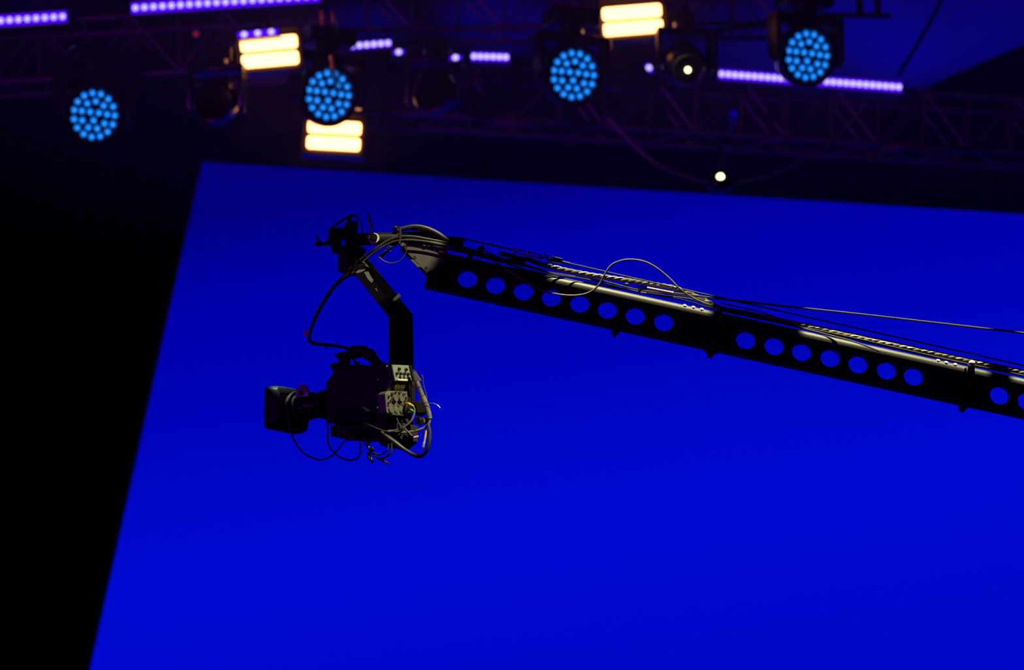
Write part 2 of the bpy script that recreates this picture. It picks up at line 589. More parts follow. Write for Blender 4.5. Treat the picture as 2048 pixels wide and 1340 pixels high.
add_cyl(b, J(858, 481, .0), J(921, 485, .0), 10.5 * U, 10.5 * U, 20)
add_cyl(b, J(921, 485, .0), J(927, 487, .0), 10.5 * U, 7 * U, 20)
link('tube_stub', b, M['black'], arm, bevel=.002)
b = BM(); add_cyl(b, J(919, 474.5), J(925, 478.5), 3 * U, seg=12); link('rod_anchor', b, M['steel'], arm)

# ------------------------------------------------------------------ remote head
PHI = R(40)
RR = Vector((math.cos(PHI), -math.sin(PHI), 0))       # to the camera's rear
FF = -RR                                              # where the lens points
NS = Vector((-math.sin(PHI), -math.cos(PHI), 0))      # camera side that faces the audience
ZZ = Vector((0, 0, 1))
head = thing('remote_head', 'black motorised pan and tilt head hanging from the crane nose', 'camera head', J(700, 500))
b = BM()
add_cyl(b, J(706, 479.5), J(868, 474.5), 12.6 * U, seg=28)
link('nose_tube', b, M['tube'], head, bevel=.003)
b = BM(); add_lathe(b, J(748, 477, -.030), (0, -1, 0), [(-.02, .0245), (.006, .0255), (.010, .0235)], 24); link('collar_ring', b, M['white'], head)
b = BM()
add_lathe(b, J(747, 475.5, -.0405), (0, -1, 0), [(0, .019), (.008, .019), (.013, .013)], 20)
add_tube(b, [J(746, 474, -.046), J(742.5, 455, -.05), J(737, 429, -.055)], [.0068, .0064, .0062], 10)
link('lock_lever', b, M['gloss'], head)
# tilt body above the pan block (boxes, in the yawed frame of the head)
def hbox(px0, py0, px1, py1, Y0, dep, name, m, bev=.004, ang=0.0, parent=None):
    p = [at(px0, py0, Y0), at(px1, py0, Y0), at(px1, py1, Y0), at(px0, py1, Y0)]
    b = BM()
    add_prism(b, p, (0, dep, 0))
    return link(name, b, M[m], parent or head, bevel=bev)
hbox(689, 446, 714, 500, YJ - .035, .07, 'motor_housing', 'black')
hbox(694, 432, 703, 447, YJ - .02, .035, 'sensor_block', 'gloss')
hbox(704, 441, 715, 451, YJ - .03, .05, 'end_cap', 'black')
hbox(660, 455, 682, 490, YJ - .03, .06, 'gear_box', 'black')
hbox(680, 455, 690, 476, YJ - .025, .05, 'bridge', 'black')
hbox(656.5, 455, 664, 480, YJ - .036, .03, 'side_cover', 'body')
hbox(663, 488, 673, 502, YJ - .022, .04, 'clamp_foot', 'black', .006)
b = BM(); add_cyl(b, J(660, 487), J(634, 489.5), .0075, seg=10); add_sphere(b, J(638, 488, 0), .016, 12, 8, (1.3, 1, .75)); link('crank', b, M['gloss'], head)
b = BM(); add_tube(b, [J(638, 487), J(635.5, 479), J(631.5, 470)], [.008, .006, .004], 8); link('crank_handle', b, M['gloss'], head)
hbox(650, 479, 659, 488, YJ - .02, .04, 'knob', 'gloss', .006)
b = BM()
c = J(697, 500.5)
add_cyl(b, c - ZZ * .006, c + ZZ * .006, .080, seg=32)
link('slip_ring', b, M['black'], head)
# pan block: square, turned with the camera
A_TOP = J(700, 525)
b = BM()
c0 = J(702, 525)
add_box(b, c0, RR * .030, NS * .058, ZZ * .052)
link('pan_block', b, M['body'], head, bevel=.003)
# bent drop arm in the vertical plane of the camera's yaw
def arm_at(px, py, p0=J(700, 525), n=NS):
    return hit(px, py, p0, n)
half = .028
hn = .054
path_px = [(712, 519), (801.5, 632), (803, 752)]
pa = [arm_at(*q) for q in path_px]
def sect(p, along):
    return along
d0 = (pa[1] - pa[0]).normalized(); d1 = (pa[2] - pa[1]).normalized()
q0 = NS.cross(d0).normalized(); q1 = NS.cross(d1).normalized(); qm = (q0 + q1).normalized() / math.cos(0.5 * q0.angle(q1))
b = BM()
rings = []
for p, q in ((pa[0], q0), (pa[1], qm), (pa[2], q1)):
    rings.append([b.verts.new(p + q * half * sx + NS * hn * sy) for sx, sy in ((-1, -1), (1, -1), (1, 1), (-1, 1))])
for k in range(2):
    for i in range(4):
        j = (i + 1) % 4
        b.faces.new((rings[k][i], rings[k][j], rings[k + 1][j], rings[k + 1][i]))
b.faces.new(rings[0]); b.faces.new(rings[2][::-1])
drop = link('drop_arm', b, M['drop'], head, bevel=.003)
# tape on the drop arm: strips on the face that looks to the rear
if q0.dot(RR) < 0: q0 = -q0
pr0 = pa[0] + q0 * (half + .0012)
nf = NS
pn0 = pa[0] + NS * (hn + .0012)
def tape(pts, plane_p, plane_n):
    b = BM()
    P = [hit(x, y, plane_p, plane_n) for x, y in pts]
    add_prism(b, P, plane_n * -.0008)
    link('tape_strip', b, M['tape'], drop)
tape([(784, 600), (798, 586), (802, 592), (785.5, 607)], pr0, q0)
tape([(713, 531), (719, 521), (725, 527), (738, 535), (734, 529), (727, 523)], pn0, NS)
tape([(711, 545), (717, 540), (731, 538), (727, 542), (716, 546)], pn0, NS)
tape([(728, 544), (737, 543), (741, 552), (747, 560), (743, 566), (735, 557)], pn0, NS)
tape([(750, 577), (753, 577), (756, 584)], pn0, NS)
tape([(774.5, 608), (777, 609), (777, 615)], pn0, NS)
# cradle under the camera
A_LO = pa[2]
PSp = A_LO + NS * .235            # plane of the camera's near side
PCp = A_LO + NS * .145            # centre plane of the camera
def S(px, py, off=0.0):
    return hit(px, py, PSp + NS * off, NS)
def C(px, py, off=0.0):
    return hit(px, py, PCp + NS * off, NS)
b = BM()
add_prism(b, [S(753, 850, -.05), S(795, 843, -.05), S(795, 876, -.05), S(778, 890, -.05), S(762, 892, -.05), S(753, 878, -.05)], -NS * .14)
link('cradle', b, M['body'], head, bevel=.004)
b = BM()
add_prism(b, [S(661, 850, -.03), S(770, 842, -.03), S(770, 872, -.03), S(711, 878, -.03), S(661, 873, -.03)], -NS * .11)
link('base_plate', b, M['body'], head, bevel=.003)
b = BM()
add_cyl(b, S(700, 865, .0), S(757, 862, .0), 5.5 * U, seg=14)
link('balance_bar', b, M['black'], head)
b = BM()
add_prism(b, [S(689, 870, 0.0), S(710, 868, 0.0), S(710, 880, 0.0), S(689, 880, 0.0)], -NS * .03)
link('junction_box', b, M['cover'], head, bevel=.002)
b = BM()
add_box(b, A_LO + NS * .02 - ZZ * .09, RR * .035, NS * .03, ZZ * .15)
link('tilt_arm', b, M['black'], head, bevel=.004)
b = BM(); add_cyl(b, A_LO - ZZ * .02, A_LO + NS * .08 - ZZ * .02, .045, seg=24); link('tilt_motor', b, M['black'], head)

# ------------------------------------------------------------------ television camera
tv = thing('television_camera', 'black broadcast television camera pointing left, hung under the crane head', 'camera', C(730, 850))
WB = .18
body_px = [(651.5, 765), (655, 758), (661, 753), (666, 743), (700, 738), (735, 731), (770, 727), (782, 729), (784, 760), (773, 781), (771, 824), (776, 838), (738, 843), (680, 850), (651.5, 845)]
b = BM(); add_prism(b, [S(x, y) for x, y in body_px], -NS * WB)
body = link('body', b, M['body'], tv, bevel=.006)
cov = [(653, 766), (662, 757), (700, 746), (747, 735), (756, 760), (752, 779), (738, 792), (715, 800), (690, 804), (654, 805)]
b = BM(); add_prism(b, [S(x, y, .012) for x, y in cov], -NS * .02)
link('side_cover', b, M['cover'], tv, bevel=.005)
b = BM(); add_prism(b, [S(x, y, .03) for x, y in ((668, 820), (725, 812), (742, 826), (738, 842), (682, 849), (668, 845))], -NS * .04)
link('shoulder_pad', b, M['black'], tv, bevel=.008)
b = BM(); add_prism(b, [S(x, y, .022) for x, y in ((653, 818), (668, 817), (668, 846), (654, 846))], -NS * .03)
link('front_block', b, M['body'], tv, bevel=.004)
b = BM(); add_prism(b, [S(x, y, .008) for x, y in ((752.5, 813), (758, 813), (758, 824), (752.5, 824))], -NS * .012)
sw = link('switch_plate', b, M['gloss'], tv, bevel=.002)
b = BM(); add_sphere(b, S(755.3, 814.8, .009), .0035, 10, 6); link('indicator_light', b, M['e_green'], sw)
b = BM(); add_sphere(b, S(773, 733.5, .004), .007, 12, 8); link('top_button', b, M['steel'], tv)
# carrying handle
b = BM(); add_prism(b, [S(x, y, -.05) for x, y in ((660, 728), (672, 725), (692, 729), (728, 729), (728, 737), (668, 743), (661, 737))], -NS * .06)
hd = link('handle', b, M['black'], tv, bevel=.003)
for pts in (((666, 711), (671, 707), (703, 699), (733, 696), (736, 704), (712, 713), (690, 716), (688, 729), (677, 729), (676, 716)),
            ((728, 697), (735, 696), (744, 709), (757, 729), (742, 731), (733, 718), (722, 708))):
    b = BM(); add_prism(b, [S(x, y, -.06) for x, y in pts], -NS * .04); link('handle_bar', b, M['black'], hd, bevel=.003)
b = BM(); add_cyl(b, S(705, 714, -.08), S(715, 733, -.08), .006, seg=8); link('handle_strut', b, M['black'], hd)
b = BM(); add_abox(b, S(714.5, 729, -.07), .02, .02, .02); link('shoe', b, M['black'], hd)
b = BM(); add_tube(b, [S(743, 712, -.05), S(746, 706, -.05), S(749, 703, -.05)], .0055, 8); link('handle_knob', b, M['gloss'], hd)
for cx, cy, sx, sz in ((712, 697, .035, .02), (724, 700, .03, .035), (738, 714, .025, .03)):
    b = BM(); add_box(b, S(cx, cy, -.065), FF * sx / 2, NS * .025, ZZ * sz / 2); link('handle_fitting', b, M['black'], hd, bevel=.004)
b = BM(); add_tube(b, [S(742, 712, -.06), S(752, 718, -.04), S(764, 724, -.03), S(774, 727, -.02)], .0035, 6); link('handle_wire', b, M['cable'], hd)
b = BM(); add_tube(b, [S(706, 698, -.05), S(715, 693.5, -.05), S(726, 696, -.05), S(730, 704, -.05)], .003, 6); link('handle_wire', b, M['cable'], hd)
# rear: plane square to the camera's axis
PRp = S(772, 800)
def B(px, py, off=0.0):
    return hit(px, py, PRp + RR * off, RR)
b = BM(); add_prism(b, [B(x, y, .028) for x, y in ((781, 728), (823, 730), (831, 762), (832, 826), (808, 829), (790, 829), (788, 762))], -RR * .04)
link('rear_adapter', b, M['black'], tv, bevel=.004)
b = BM(); add_prism(b, [B(x, y, .045) for x, y in ((782.5, 729.5), (821, 731), (828, 761.5), (789, 761.5))], -RR * .022)
cp = link('control_panel', b, M['panelblue'], tv, bevel=.002)
for e in (((781.5, 729), (784, 729), (790.5, 760), (788, 762)), ((819.5, 730), (824, 730.5), (830, 762), (826.5, 762)), ((796, 757.8), (817, 758.8), (817, 762), (796, 761))):
    b = BM(); add_prism(b, [B(x, y, .052) for x, y in e], -RR * .012); link('panel_rail', b, M['black' if len(e) and e[0][1] < 740 else 'white'], cp, bevel=.001)
for px, py, r in ((797, 738, 2.7), (811, 739, 2.7), (792.5, 747, 2.4), (800, 747.5, 2.6), (807.5, 748, 2.6), (815, 748.5, 2.6), (798.5, 755, 2.3), (806.5, 755.5, 1.6), (815, 756, 2.6)):
    b = BM(); p = B(px, py, .044); add_lathe(b, p, RR - ZZ * .2, [(0, r * U * 1.15), (.010, r * U), (.013, r * U * .6)], 12)
    k = link('toggle_knob', b, M['gloss'], cp)
    b = BM(); add_torus(b, p + RR * .002, RR, r * U * 1.3, .0012, 12, 5); link('knob_ring', b, M['steel'], k)
for px in (794, 805):
    b = BM(); p = B(px, 772.5, .028); add_torus(b, p, RR, .0105, .0038, 18, 6); sk = link('gold_socket', b, M['gold'], tv)
    b = BM(); add_cyl(b, p - RR * .004, p + RR * .012, .0045, seg=10); link('socket_pin', b, M['gold'], sk)
b = BM(); add_prism(b, [B(x, y, .050) for x, y in ((770.6, 787), (777.5, 781.5), (815.6, 783), (815.6, 829.5), (784, 830), (773, 825))], -RR * .05)
pn = link('connector_panel', b, M['panel'], tv, bevel=.003)
def conn(px, py, r, deep, name, rim='panel', face='gloss', seg=18):
    p = B(px, py, .049)
    b = BM(); add_lathe(b, p, RR, [(0, r * U * 1.12), (deep * .8, r * U * 1.05), (deep, r * U * .85)], seg)
    k = link(name, b, M[face], pn)
    b = BM(); add_torus(b, p + RR * deep, RR, r * U * .95, .0017, seg, 6); link('connector_rim', b, M[rim], k)
for px, py in ((781.5, 818.5), (792, 818.8), (802.5, 819)):
    conn(px, py, 7.6, .006, 'round_socket', 'panel', 'panel')
conn(810.5, 820, 6.5, .010, 'round_socket', 'steel', 'gloss')
for px, py in ((787, 797), (798.5, 797.5)):
    conn(px, py, 6.4, .016, 'tall_socket', 'panel', 'panel')
for px, py, r in ((783, 788, 2.5), (790, 785.5, 2.2), (798, 786, 2.4), (806, 789.5, 2.6), (811.5, 796, 2.4), (780, 801, 2.2), (787, 804.5, 2.6), (799.5, 805, 2.6), (809.5, 803, 2.8), (776, 806, 2.0), (794, 811, 2.0), (803.5, 810.5, 2.0), (811, 807, 2.0), (776.5, 793, 1.8), (808, 828, 2.0)):
    conn(px, py, r, .009, 'small_socket', 'steel', 'gloss', 12)
b = BM(); add_prism(b, [B(x, y, .054) for x, y in ((775, 810.3), (805, 811), (805, 812.2), (775, 811.5))], -RR * .006); link('panel_lip', b, M['steel'], pn)
b = BM(); add_prism(b, [B(x, y, .056) for x, y in ((790, 828.5), (807, 829.5), (807, 831), (790, 830))], -RR * .01); link('panel_lip', b, M['steel'], pn)
b = BM(); add_prism(b, [B(x, y, .052) for x, y in ((776.5, 783.5), (778.5, 783.3), (780, 802), (778, 803))], -RR * .006); link('panel_lip', b, M['panelblue'], pn)
# lens
AX = FF
LC = C(589, 817)                       # centre of the hood's back
lens = None
def along(p, t):
    return p + AX * t
b = BM()
mount = C(650, 807)
L0 = (LC - mount).dot(AX)
cen = lambda t: LC - AX * t            # t measured from the hood back to the body
b = BM()
add_lathe(b, cen(-.005), -AX, [(0, .052), (.012, .074), (.03, .074), (.04, .062), (.10, .056), (.13, .048), (L0 + .01, .046)], 32)
lens = link('zoom_lens', b, M['gloss'], tv)
for t, r, w in ((.018, .0765, .012), (.065, .064, .018), (.105, .060, .012), (.145, .054, .016)):
    b = BM(); add_lathe(b, cen(t), -AX, [(0, r), (.002, r + .002), (w, r + .002), (w + .002, r)], 32); link('lens_ring', b, M['black'], lens)
b = BM(); add_box(b, cen(.118) + NS * .058 - ZZ * .012, AX * .055, NS * .022, ZZ * .042); link('servo_unit', b, M['black'], lens, bevel=.008)
b = BM(); add_box(b, cen(L0 - .015) - ZZ * .03, AX * .028, NS * .06, ZZ * .035); link('lens_mount_block', b, M['black'], lens, bevel=.008)
b = BM(); add_lathe(b, cen(L0 - .03), -AX, [(0, .055), (.03, .062), (.045, .062)], 28); link('mount_ring', b, M['body'], lens)
b = BM()
def rrect(cen_, w, h, r, k=5):
    out = []
    for cx, cz, a0 in ((w - r, h - r, 0), (-w + r, h - r, 90), (-w + r, -h + r, 180), (w - r, -h + r, 270)):
        for i in range(k + 1):
            a = R(a0 + 90 * i / k)
            out.append(cen_ + NS * (cx + r * math.cos(a)) + ZZ * (cz + r * math.sin(a)))
    return out
loops = [rrect(LC + AX * t, w, h, r) for t, w, h, r in ((0, .098, .088, .045), (.012, .107, .095, .03), (.045, .113, .099, .025), (.085, .113, .099, .025), (.085, .106, .092, .022), (.02, .085, .075, .04))]
vs = [[b.verts.new(p) for p in l] for l in loops]
for k in range(len(vs) - 1):
    n = len(vs[k])
    for i in range(n):
        j = (i + 1) % n
        b.faces.new((vs[k][i], vs[k][j], vs[k + 1][j], vs[k + 1][i]))
b.faces.new(vs[0][::-1]); b.faces.new(vs[-1])
link('lens_hood', b, M['black'], lens)
b = BM(); add_lathe(b, LC + AX * .021, AX, [(0, .07), (.006, .068), (.012, .05), (.015, .02)], 28); link('front_glass', b, M['glass'], lens)
b = BM(); p = C(604, 787, .07); add_lathe(b, p, NS, [(-.004, .0405), (.003, .0405), (.005, .037)], 32); dk = link('focus_disc', b, M['disc'], lens)
b = BM(); add_lathe(b, p + NS * .004, NS, [(0, .012), (.010, .010), (.012, .006)], 14); link('disc_hub', b, M['gloss'], dk)
b = BM(); add_cyl(b, p, C(610, 800, .02), .006, seg=8); link('disc_stalk', b, M['gloss'], dk)
b = BM(); add_cyl(b, C(608, 812.5, .085), C(626, 810.5, .085), .0045, seg=8); link('focus_rod', b, M['disc'], lens)
for px, py in ((598, 815.5), (601.5, 815.2), (593, 802.5)):
    b = BM(); add_sphere(b, C(px, py, .082), .0032, 8, 6); link('lens_screw', b, M['steel'], lens)

# ------------------------------------------------------------------ cables
def cable(pts, r, m, label, name='cable', cat='cable', base_dw=-.06, group=None, seg=8):
    """pts: (px, py[, depth offset]); radius in pixels"""
    P = [J(p[0], p[1], base_dw + (p[2] if len(p) > 2 else 0)) for p in pts]
    b = BM()
    rr = [x * U for x in r] if isinstance(r, (list, tuple)) else r * U
    add_tube(b, P, rr, seg)
    o = link(name, b, M[m], origin=P[0])
    return tag(o, label, cat, group)
def strand_cable(pts, r, off, pitch, m, label, base_dw, name='sleeved_cable', strands=3):
    P = spline([J(p[0], p[1], base_dw + (p[2] if len(p) > 2 else 0)) for p in pts], 24)
    root = thing(name, label, 'cable', P[0])
    L = [0]
    for i in range(1, len(P)):
        L.append(L[-1] + (P[i] - P[i - 1]).length)
    for k in range(strands):
        Q = []
        for i, p in enumerate(P):
            d = (P[min(i + 1, len(P) - 1)] - P[max(i - 1, 0)]).normalized()
            v = Vector((0, 1, 0)); u = d.cross(v).normalized(); v = u.cross(d)
            a = 2 * PI * (L[i] / pitch + k / strands)
            Q.append(p + (u * math.cos(a) + v * math.sin(a)) * off * U)
        b = BM(); add_tube(b, Q, r * U, 7, curve=False)
        link('strand', b, M[m], root)
    return root

# tension rod with its turnbuckle, along the top of the arm
rod = thing('tension_rod', 'thin steel stay running straight along above the arm, with a red turnbuckle', 'stay', J(921, 476))
b = BM(); add_tube(b, [J(921, 476), J(1025, 499.5)], [1.6 * U] * 2, 8, curve=False); link('rod', b, M['wire'], rod)
b = BM(); add_cyl(b, J(972, 487), J(1006, 495.3), 2.3 * U, 1.7 * U, 8); link('rod_sleeve', b, M['steel'], rod)
for dy in (-3.2, 3.2):
    b = BM(); add_cyl(b, J(1028, 501.5 + dy), J(1080, 513 + dy), 1.5 * U, seg=8); link('turnbuckle_bar', b, M['red'], rod)
for px, py in ((1027, 501), (1054, 507), (1081, 513.5)):
    b = BM(); add_cyl(b, J(px, py - 4.5), J(px, py + 4.5), 2.2 * U, seg=8); link('turnbuckle_end', b, M['black' if px > 1054 else 'steel'], rod)
b = BM(); add_box(b, J(1115, 520.5), ES * 10 * U, EW * 4 * U, EN * 5 * U); link('clevis', b, M['black'], rod, bevel=.002)
b = BM(); add_cyl(b, J(1084, 514), J(1106, 518.5), 1.7 * U, seg=8); link('threaded_end', b, M['black'], rod)
b = BM(); add_cyl(b, J(1125, 523.5), J(1140, 527), 2.4 * U, seg=8); link('swage', b, M['wire'], rod)
b = BM(); add_tube(b, [J(1138, 526.5), J(1364, 578), J(2048, 731.5), J(2420, 815)], 1.55 * U, 8, 4); link('wire', b, M['wire'], rod)
for k, (a, c) in enumerate((((1088, 506), (1097, 520)), ((1097, 520), (1108, 512)), ((1096, 519), (1092, 531)), ((1098, 521), (1107, 531)), ((1091, 515), (1104, 522)))):
    b = BM(); add_tube(b, [J(*a, -.012), J((a[0] + c[0]) / 2 + 1, (a[1] + c[1]) / 2, -.016), J(*c, -.012)], 1.5 * U, 6); link('tie_tail', b, M['black'], rod)

rope = thing('guy_rope', 'dark woven rope rising right from the arm top, ending in a pale bound eye', 'rope', J(1280, 575))
b = BM(); add_tube(b, [J(1340, 585.5, .0), J(1400, 592.5, .0), J(1470, 601, .0), J(1574, 613, .0), J(1716, 628, 0), J(2048, 666, 0), J(2420, 709, 0)], 2.2 * U, 8, 5); link('rope_line', b, M['wire'], rope)
pts = [J(1294, 576.5, .0), J(1320, 581.5, .0), J(1347, 586.5, .0)]
P = spline(pts, 16); b = BM(); add_tube(b, P, [(3.1 + .7 * (i % 2)) * U for i in range(len(P))], 9, curve=False); link('rope_binding', b, M['rope'], rope)
b = BM(); add_tube(b, [J(1296, 577, .0), J(1288, 574, .0), J(1280, 573, .0), J(1276, 576, .0), J(1282, 578.5, .0), J(1294, 578.5, .0)], 1.6 * U, 7); link('rope_eye', b, M['wire'], rope)
b = BM(); add_tube(b, [J(1281, 576, .0), J(1279, 582, .0), J(1282, 588, .0)], 2.4 * U, 8); link('shackle', b, M['wire'], rope)
b = BM(); add_sphere(b, J(1253, 569, .0), 4 * U, 12, 8, (1.3, 1, .8)); link('thimble', b, M['wire'], rope)

strand_cable([(1050, 516), (1075, 526), (1100, 533), (1159, 546), (1237, 558.5), (1315, 570), (1354, 578), (1383, 589), (1422, 607, .01), (1445, 618, .01), (1500, 628, .02), (1568, 642.5, .02), (1716, 675.5, .02), (1922, 719, .02), (2048, 746, .02), (2300, 802, .02)],
             3.1, 2.3, .10, 'sleeve', 'thick grey cable in spiral sleeve lying along the arm top', .04)
cable([(955, 500), (1000, 530), (1035, 553), (1062, 570), (1095, 584), (1130, 590.5), (1160, 590), (1182, 583), (1198, 569), (1208, 551), (1222, 531), (1242, 521.5), (1262, 519), (1288, 523), (1312, 535), (1338, 556), (1362, 580), (1390, 598, .03), (1425, 612, .03)],
      1.95, 'greycable', 'grey cable standing up in a tall loose loop above the arm', base_dw=-.075)
cable([(900, 488), (960, 505), (1020, 522), (1080, 541), (1140, 551.5, .06), (1198, 560, .07), (1240, 571, .08), (1276, 579.5, .08), (1334, 587.5, .08), (1383, 594, .08), (1415, 604.5, .08), (1445, 618, .08), (1600, 654, .08), (1760, 690, .08), (1925, 727, .08), (2048, 752, .08), (2300, 806, .08)],
      1.7, 'cable', 'upper of two thin black cables sagging above the arm below the spiral sleeve', base_dw=-.065)
cable([(905, 494), (1000, 515), (1060, 534), (1110, 549), (1160, 556, .06), (1200, 564.5, .08), (1246, 577, .08), (1290, 585.5, .085), (1340, 592.5, .085), (1390, 600, .085), (1440, 620, .085), (1560, 646, .085), (1700, 674, .085), (1900, 720, .085), (2100, 762, .085)],
      1.5, 'cable', 'lower of two thin black cables sagging above the arm below the spiral sleeve', base_dw=-.075)
cable([(1060, 541), (1110, 553, .03), (1170, 566, .05), (1230, 575, .06), (1300, 588, .06), (1370, 601, .06), (1440, 621, .06), (1568, 648, .06), (1650, 668, .03), (1710, 684, -.01), (1760, 703, -.018)],
      1.6, 'cable', 'thin black cable slipping down the arm side near its middle', base_dw=-.052)
cable([(1440, 606), (1520, 624), (1568, 639), (1700, 666), (1850, 698.5), (2048, 741), (2300, 796)], 1.3, 'wire', 'thin wire lying on top of the sleeved cable', base_dw=0.0)

# cables over the nose
cable([(795, 461), (808, 456), (830, 452.5), (852, 456), (875, 466), (897, 481), (925, 496), (955, 507), (990, 514)], [3.6, 4.2, 4.4, 4.4, 4.2, 3.6], 'cable', 'thick black cable humped high over the nose tube, front of two', base_dw=-.055)
cable([(800, 460), (815, 457), (838, 458.5), (858, 464), (880, 475), (905, 489), (940, 502), (985, 515), (1050, 531)], 3.4, 'cable', 'thick black cable humped over the nose tube, tucked behind another', base_dw=-.03)
cable([(690, 545), (708, 531), (730, 512), (752, 497), (775, 481.5), (798, 473.5), (825, 473), (855, 478), (890, 485), (930, 496), (970, 508), (1040, 527), (1100, 546)], 2.6, 'cable', 'pale-lit black cable sweeping across the nose tube down to the pan block', base_dw=-.075)
cable([(668, 575), (690, 556), (705, 547), (720, 530), (742, 510), (765, 494), (785, 484), (810, 480), (845, 482), (880, 489), (930, 503), (985, 520)], 2.1, 'cable', 'thin black cable crossing below the nose tube and over the taped drop arm', base_dw=-.085)
cable([(760, 515), (775, 500), (790, 488), (815, 484), (850, 484), (890, 490), (950, 508)], 3.2, 'cable', 'short black cable tucked under the nose tube', base_dw=-.05)
cable([(840, 483), (870, 492), (900, 499), (940, 508), (985, 518), (1045, 538), (1090, 552)], 2.2, 'cable', 'black cable lying on the arm nose behind the steel plate', base_dw=-.06)
cable([(700, 545, .03), (690, 553), (668, 575), (650, 602), (635, 628), (623, 655), (618, 675), (621, 684), (631, 688), (652, 689.5), (678, 693), (695, 697, .0), (712, 704, .02), (730, 712, .03)], [2.2, 2.6, 3.2, 3.6, 3.4, 3.2, 3.2], 'cable', 'thick black cable bowing out left from the pan block to the camera handle', base_dw=-.12)
cable([(698, 542, .03), (683, 555), (662, 578), (645, 604), (630, 632), (622, 655), (620, 672)], 1.9, 'cable', 'thinner black cable lying against the left-bowing thick cable', base_dw=-.105)
o = cable([(799.5, 454, .0), (800.5, 460), (800.5, 475), (799, 488)], 2.3, 'cable', 'black cable tie wrapped around the nose tube and its cables', name='cable_tie', cat='cable tie', base_dw=-.085)
b = BM(); add_sphere(b, J(791.5, 456.5, -.03), 6.4 * U, 16, 12); add_cyl(b, J(791.5, 458, -.03), J(792, 466, -.02), 4 * U, seg=10)
tag(link('ball_knob', b, M['gloss'], origin=J(791.5, 466)), 'black ball knob on top of the nose tube', 'knob')
cable([(808, 487), (812, 492), (812.5, 502), (808, 513), (797, 523), (782, 526), (768, 522), (755, 512)], 1.1, 'cable', 'thin black wire hanging in a round loop under the nose tube', name='wire_loop', base_dw=-.06)
cable([(774, 490), (777, 500), (782, 503), (783, 497), (777, 491)], .9, 'cable', 'tiny curl of thin black wire under the nose tube', name='wire_loop', base_dw=-.06)
cable([(664, 455), (675, 447), (690, 437), (703, 430.5), (713, 433), (721, 444), (724.5, 462), (724, 470)], [2.0, 2.4, 2.2, 1.2, 1.0], 'cable', 'thin black cable arching over the pan motor', base_dw=-.02)
b = BM(); add_abox(b, J(611, 667, -.12), 8 * U, .002, 12 * U)
tag(link('cable_tag', b, M['pink'], origin=J(615, 667, -.12), bevel=.0005), 'small pink tag on the left-bowing cable', 'tag')
b = BM(); add_abox(b, J(652.5, 692, -.12), 5 * U, 4 * U, 6 * U)
tag(link('cable_clip', b, M['black'], origin=J(652, 692, -.12), bevel=.002), 'small black clip under the cable that leads to the camera handle', 'clip')
# knot of ties and connectors on the arm
kn = thing('cable_clamp', 'black knob clamp with ties gathering cables on the arm nose', 'clamp', J(962, 500))
b = BM(); add_sphere(b, J(962.5, 498, -.05), 6.5 * U, 14, 10, (1, 1, 1.25)); link('knob', b, M['black'], kn)
for pts in (((945, 503), (953, 498.5), (960, 499)), ((966, 500), (978, 505), (988, 510)), ((958, 508), (952, 520), (947, 536)), ((968, 508), (958, 521), (951, 538))):
    b = BM(); add_tube(b, [J(x, y, -.055) for x, y in pts], 1.2 * U, 6); link('tie_tail', b, M['black'], kn)
b = BM(); add_abox(b, J(940, 510, -.055), 10 * U, .02, 14 * U); link('clamp_plate', b, M['black'], kn, bevel=.003)
for (p0, p1, r, lab) in (((998, 506), (1022, 512), 4.6, 'short black cable connector just right of the cable clamp'), ((1020, 513), (1051, 521), 6.0, 'fat black cable connector feeding the spiral sleeve'), ((1008, 519), (1046, 529), 4.4, 'black cable connector lying below the fat one')):
    b = BM()
    a, c = J(*p0, -.03), J(*p1, -.03)
    L = (c - a).length
    add_lathe(b, a, c - a, [(0, r * .6 * U), (L * .15, r * U), (L * .45, r * U), (L * .5, r * .82 * U), (L * .6, r * .82 * U), (L * .65, r * 1.05 * U), (L * .95, r * 1.05 * U), (L, r * .8 * U)], 14)
    tag(link('cable_connector', b, M['black'], origin=a), lab, 'connector', 'connectors on the arm nose')

# cables around the camera (their depths follow the camera's yaw)
def dpos(px):         # depth of the camera's near side below pixel column px
    return S(px, 800).y - YJ
def ccable(pts, r, m, label, off=-.02, name='cable', cat='cable', group=None):
    return cable([(p[0], p[1], dpos(min(max(p[0], 560), 775)) + (p[2] if len(p) > 2 else 0)) for p in pts], r, m, label, name, cat, off, group)
ccable([(574, 800, .05), (573, 815), (575, 832), (578, 848), (581, 862), (590, 884), (606, 905), (625, 916), (643, 919.5), (660, 914), (675, 900), (690, 881)], [1.0, 1.2, 2.6, 1.9, 1.7, 1.7, 1.7, 1.6], 'cable', 'thin black cable looping down from the lens hood to the junction box')
ccable([(655, 842), (656, 862), (655.5, 880), (660, 895), (672, 909), (688, 918), (704, 920.5), (716, 915), (721, 903), (720.5, 890), (719, 876)], 1.8, 'cable', 'black cable hanging in a wide loop under the camera base plate')
ccable([(722, 876), (730, 888), (737, 897), (745, 906), (756, 917), (768, 923)], 1.6, 'cable', 'black cable dangling under the camera to a pale plug')
ccable([(725, 874), (734, 885), (738, 897), (740, 910), (738, 918)], 1.7, 'cable', 'short black cable hanging straight below the camera')
ccable([(748, 876), (739, 883), (737, 893), (742, 903), (752, 913), (764, 917), (775, 912), (782, 902), (783, 886)], 2.2, 'cable', 'thick black cable coiled in a loop below the cradle, outermost of two')
ccable([(740, 900), (752, 908), (764, 908), (774, 901), (777, 888)], 1.5, 'cable', 'thin black cable coiled inside the loop below the cradle')
pl = thing('loose_plug', 'pale metal plug at the end of a dangling black cable below the camera', 'plug', J(773, 926, dpos(773) - .02))
a, c = J(764, 921.5, dpos(770) - .02), J(779, 928, dpos(770) - .02)
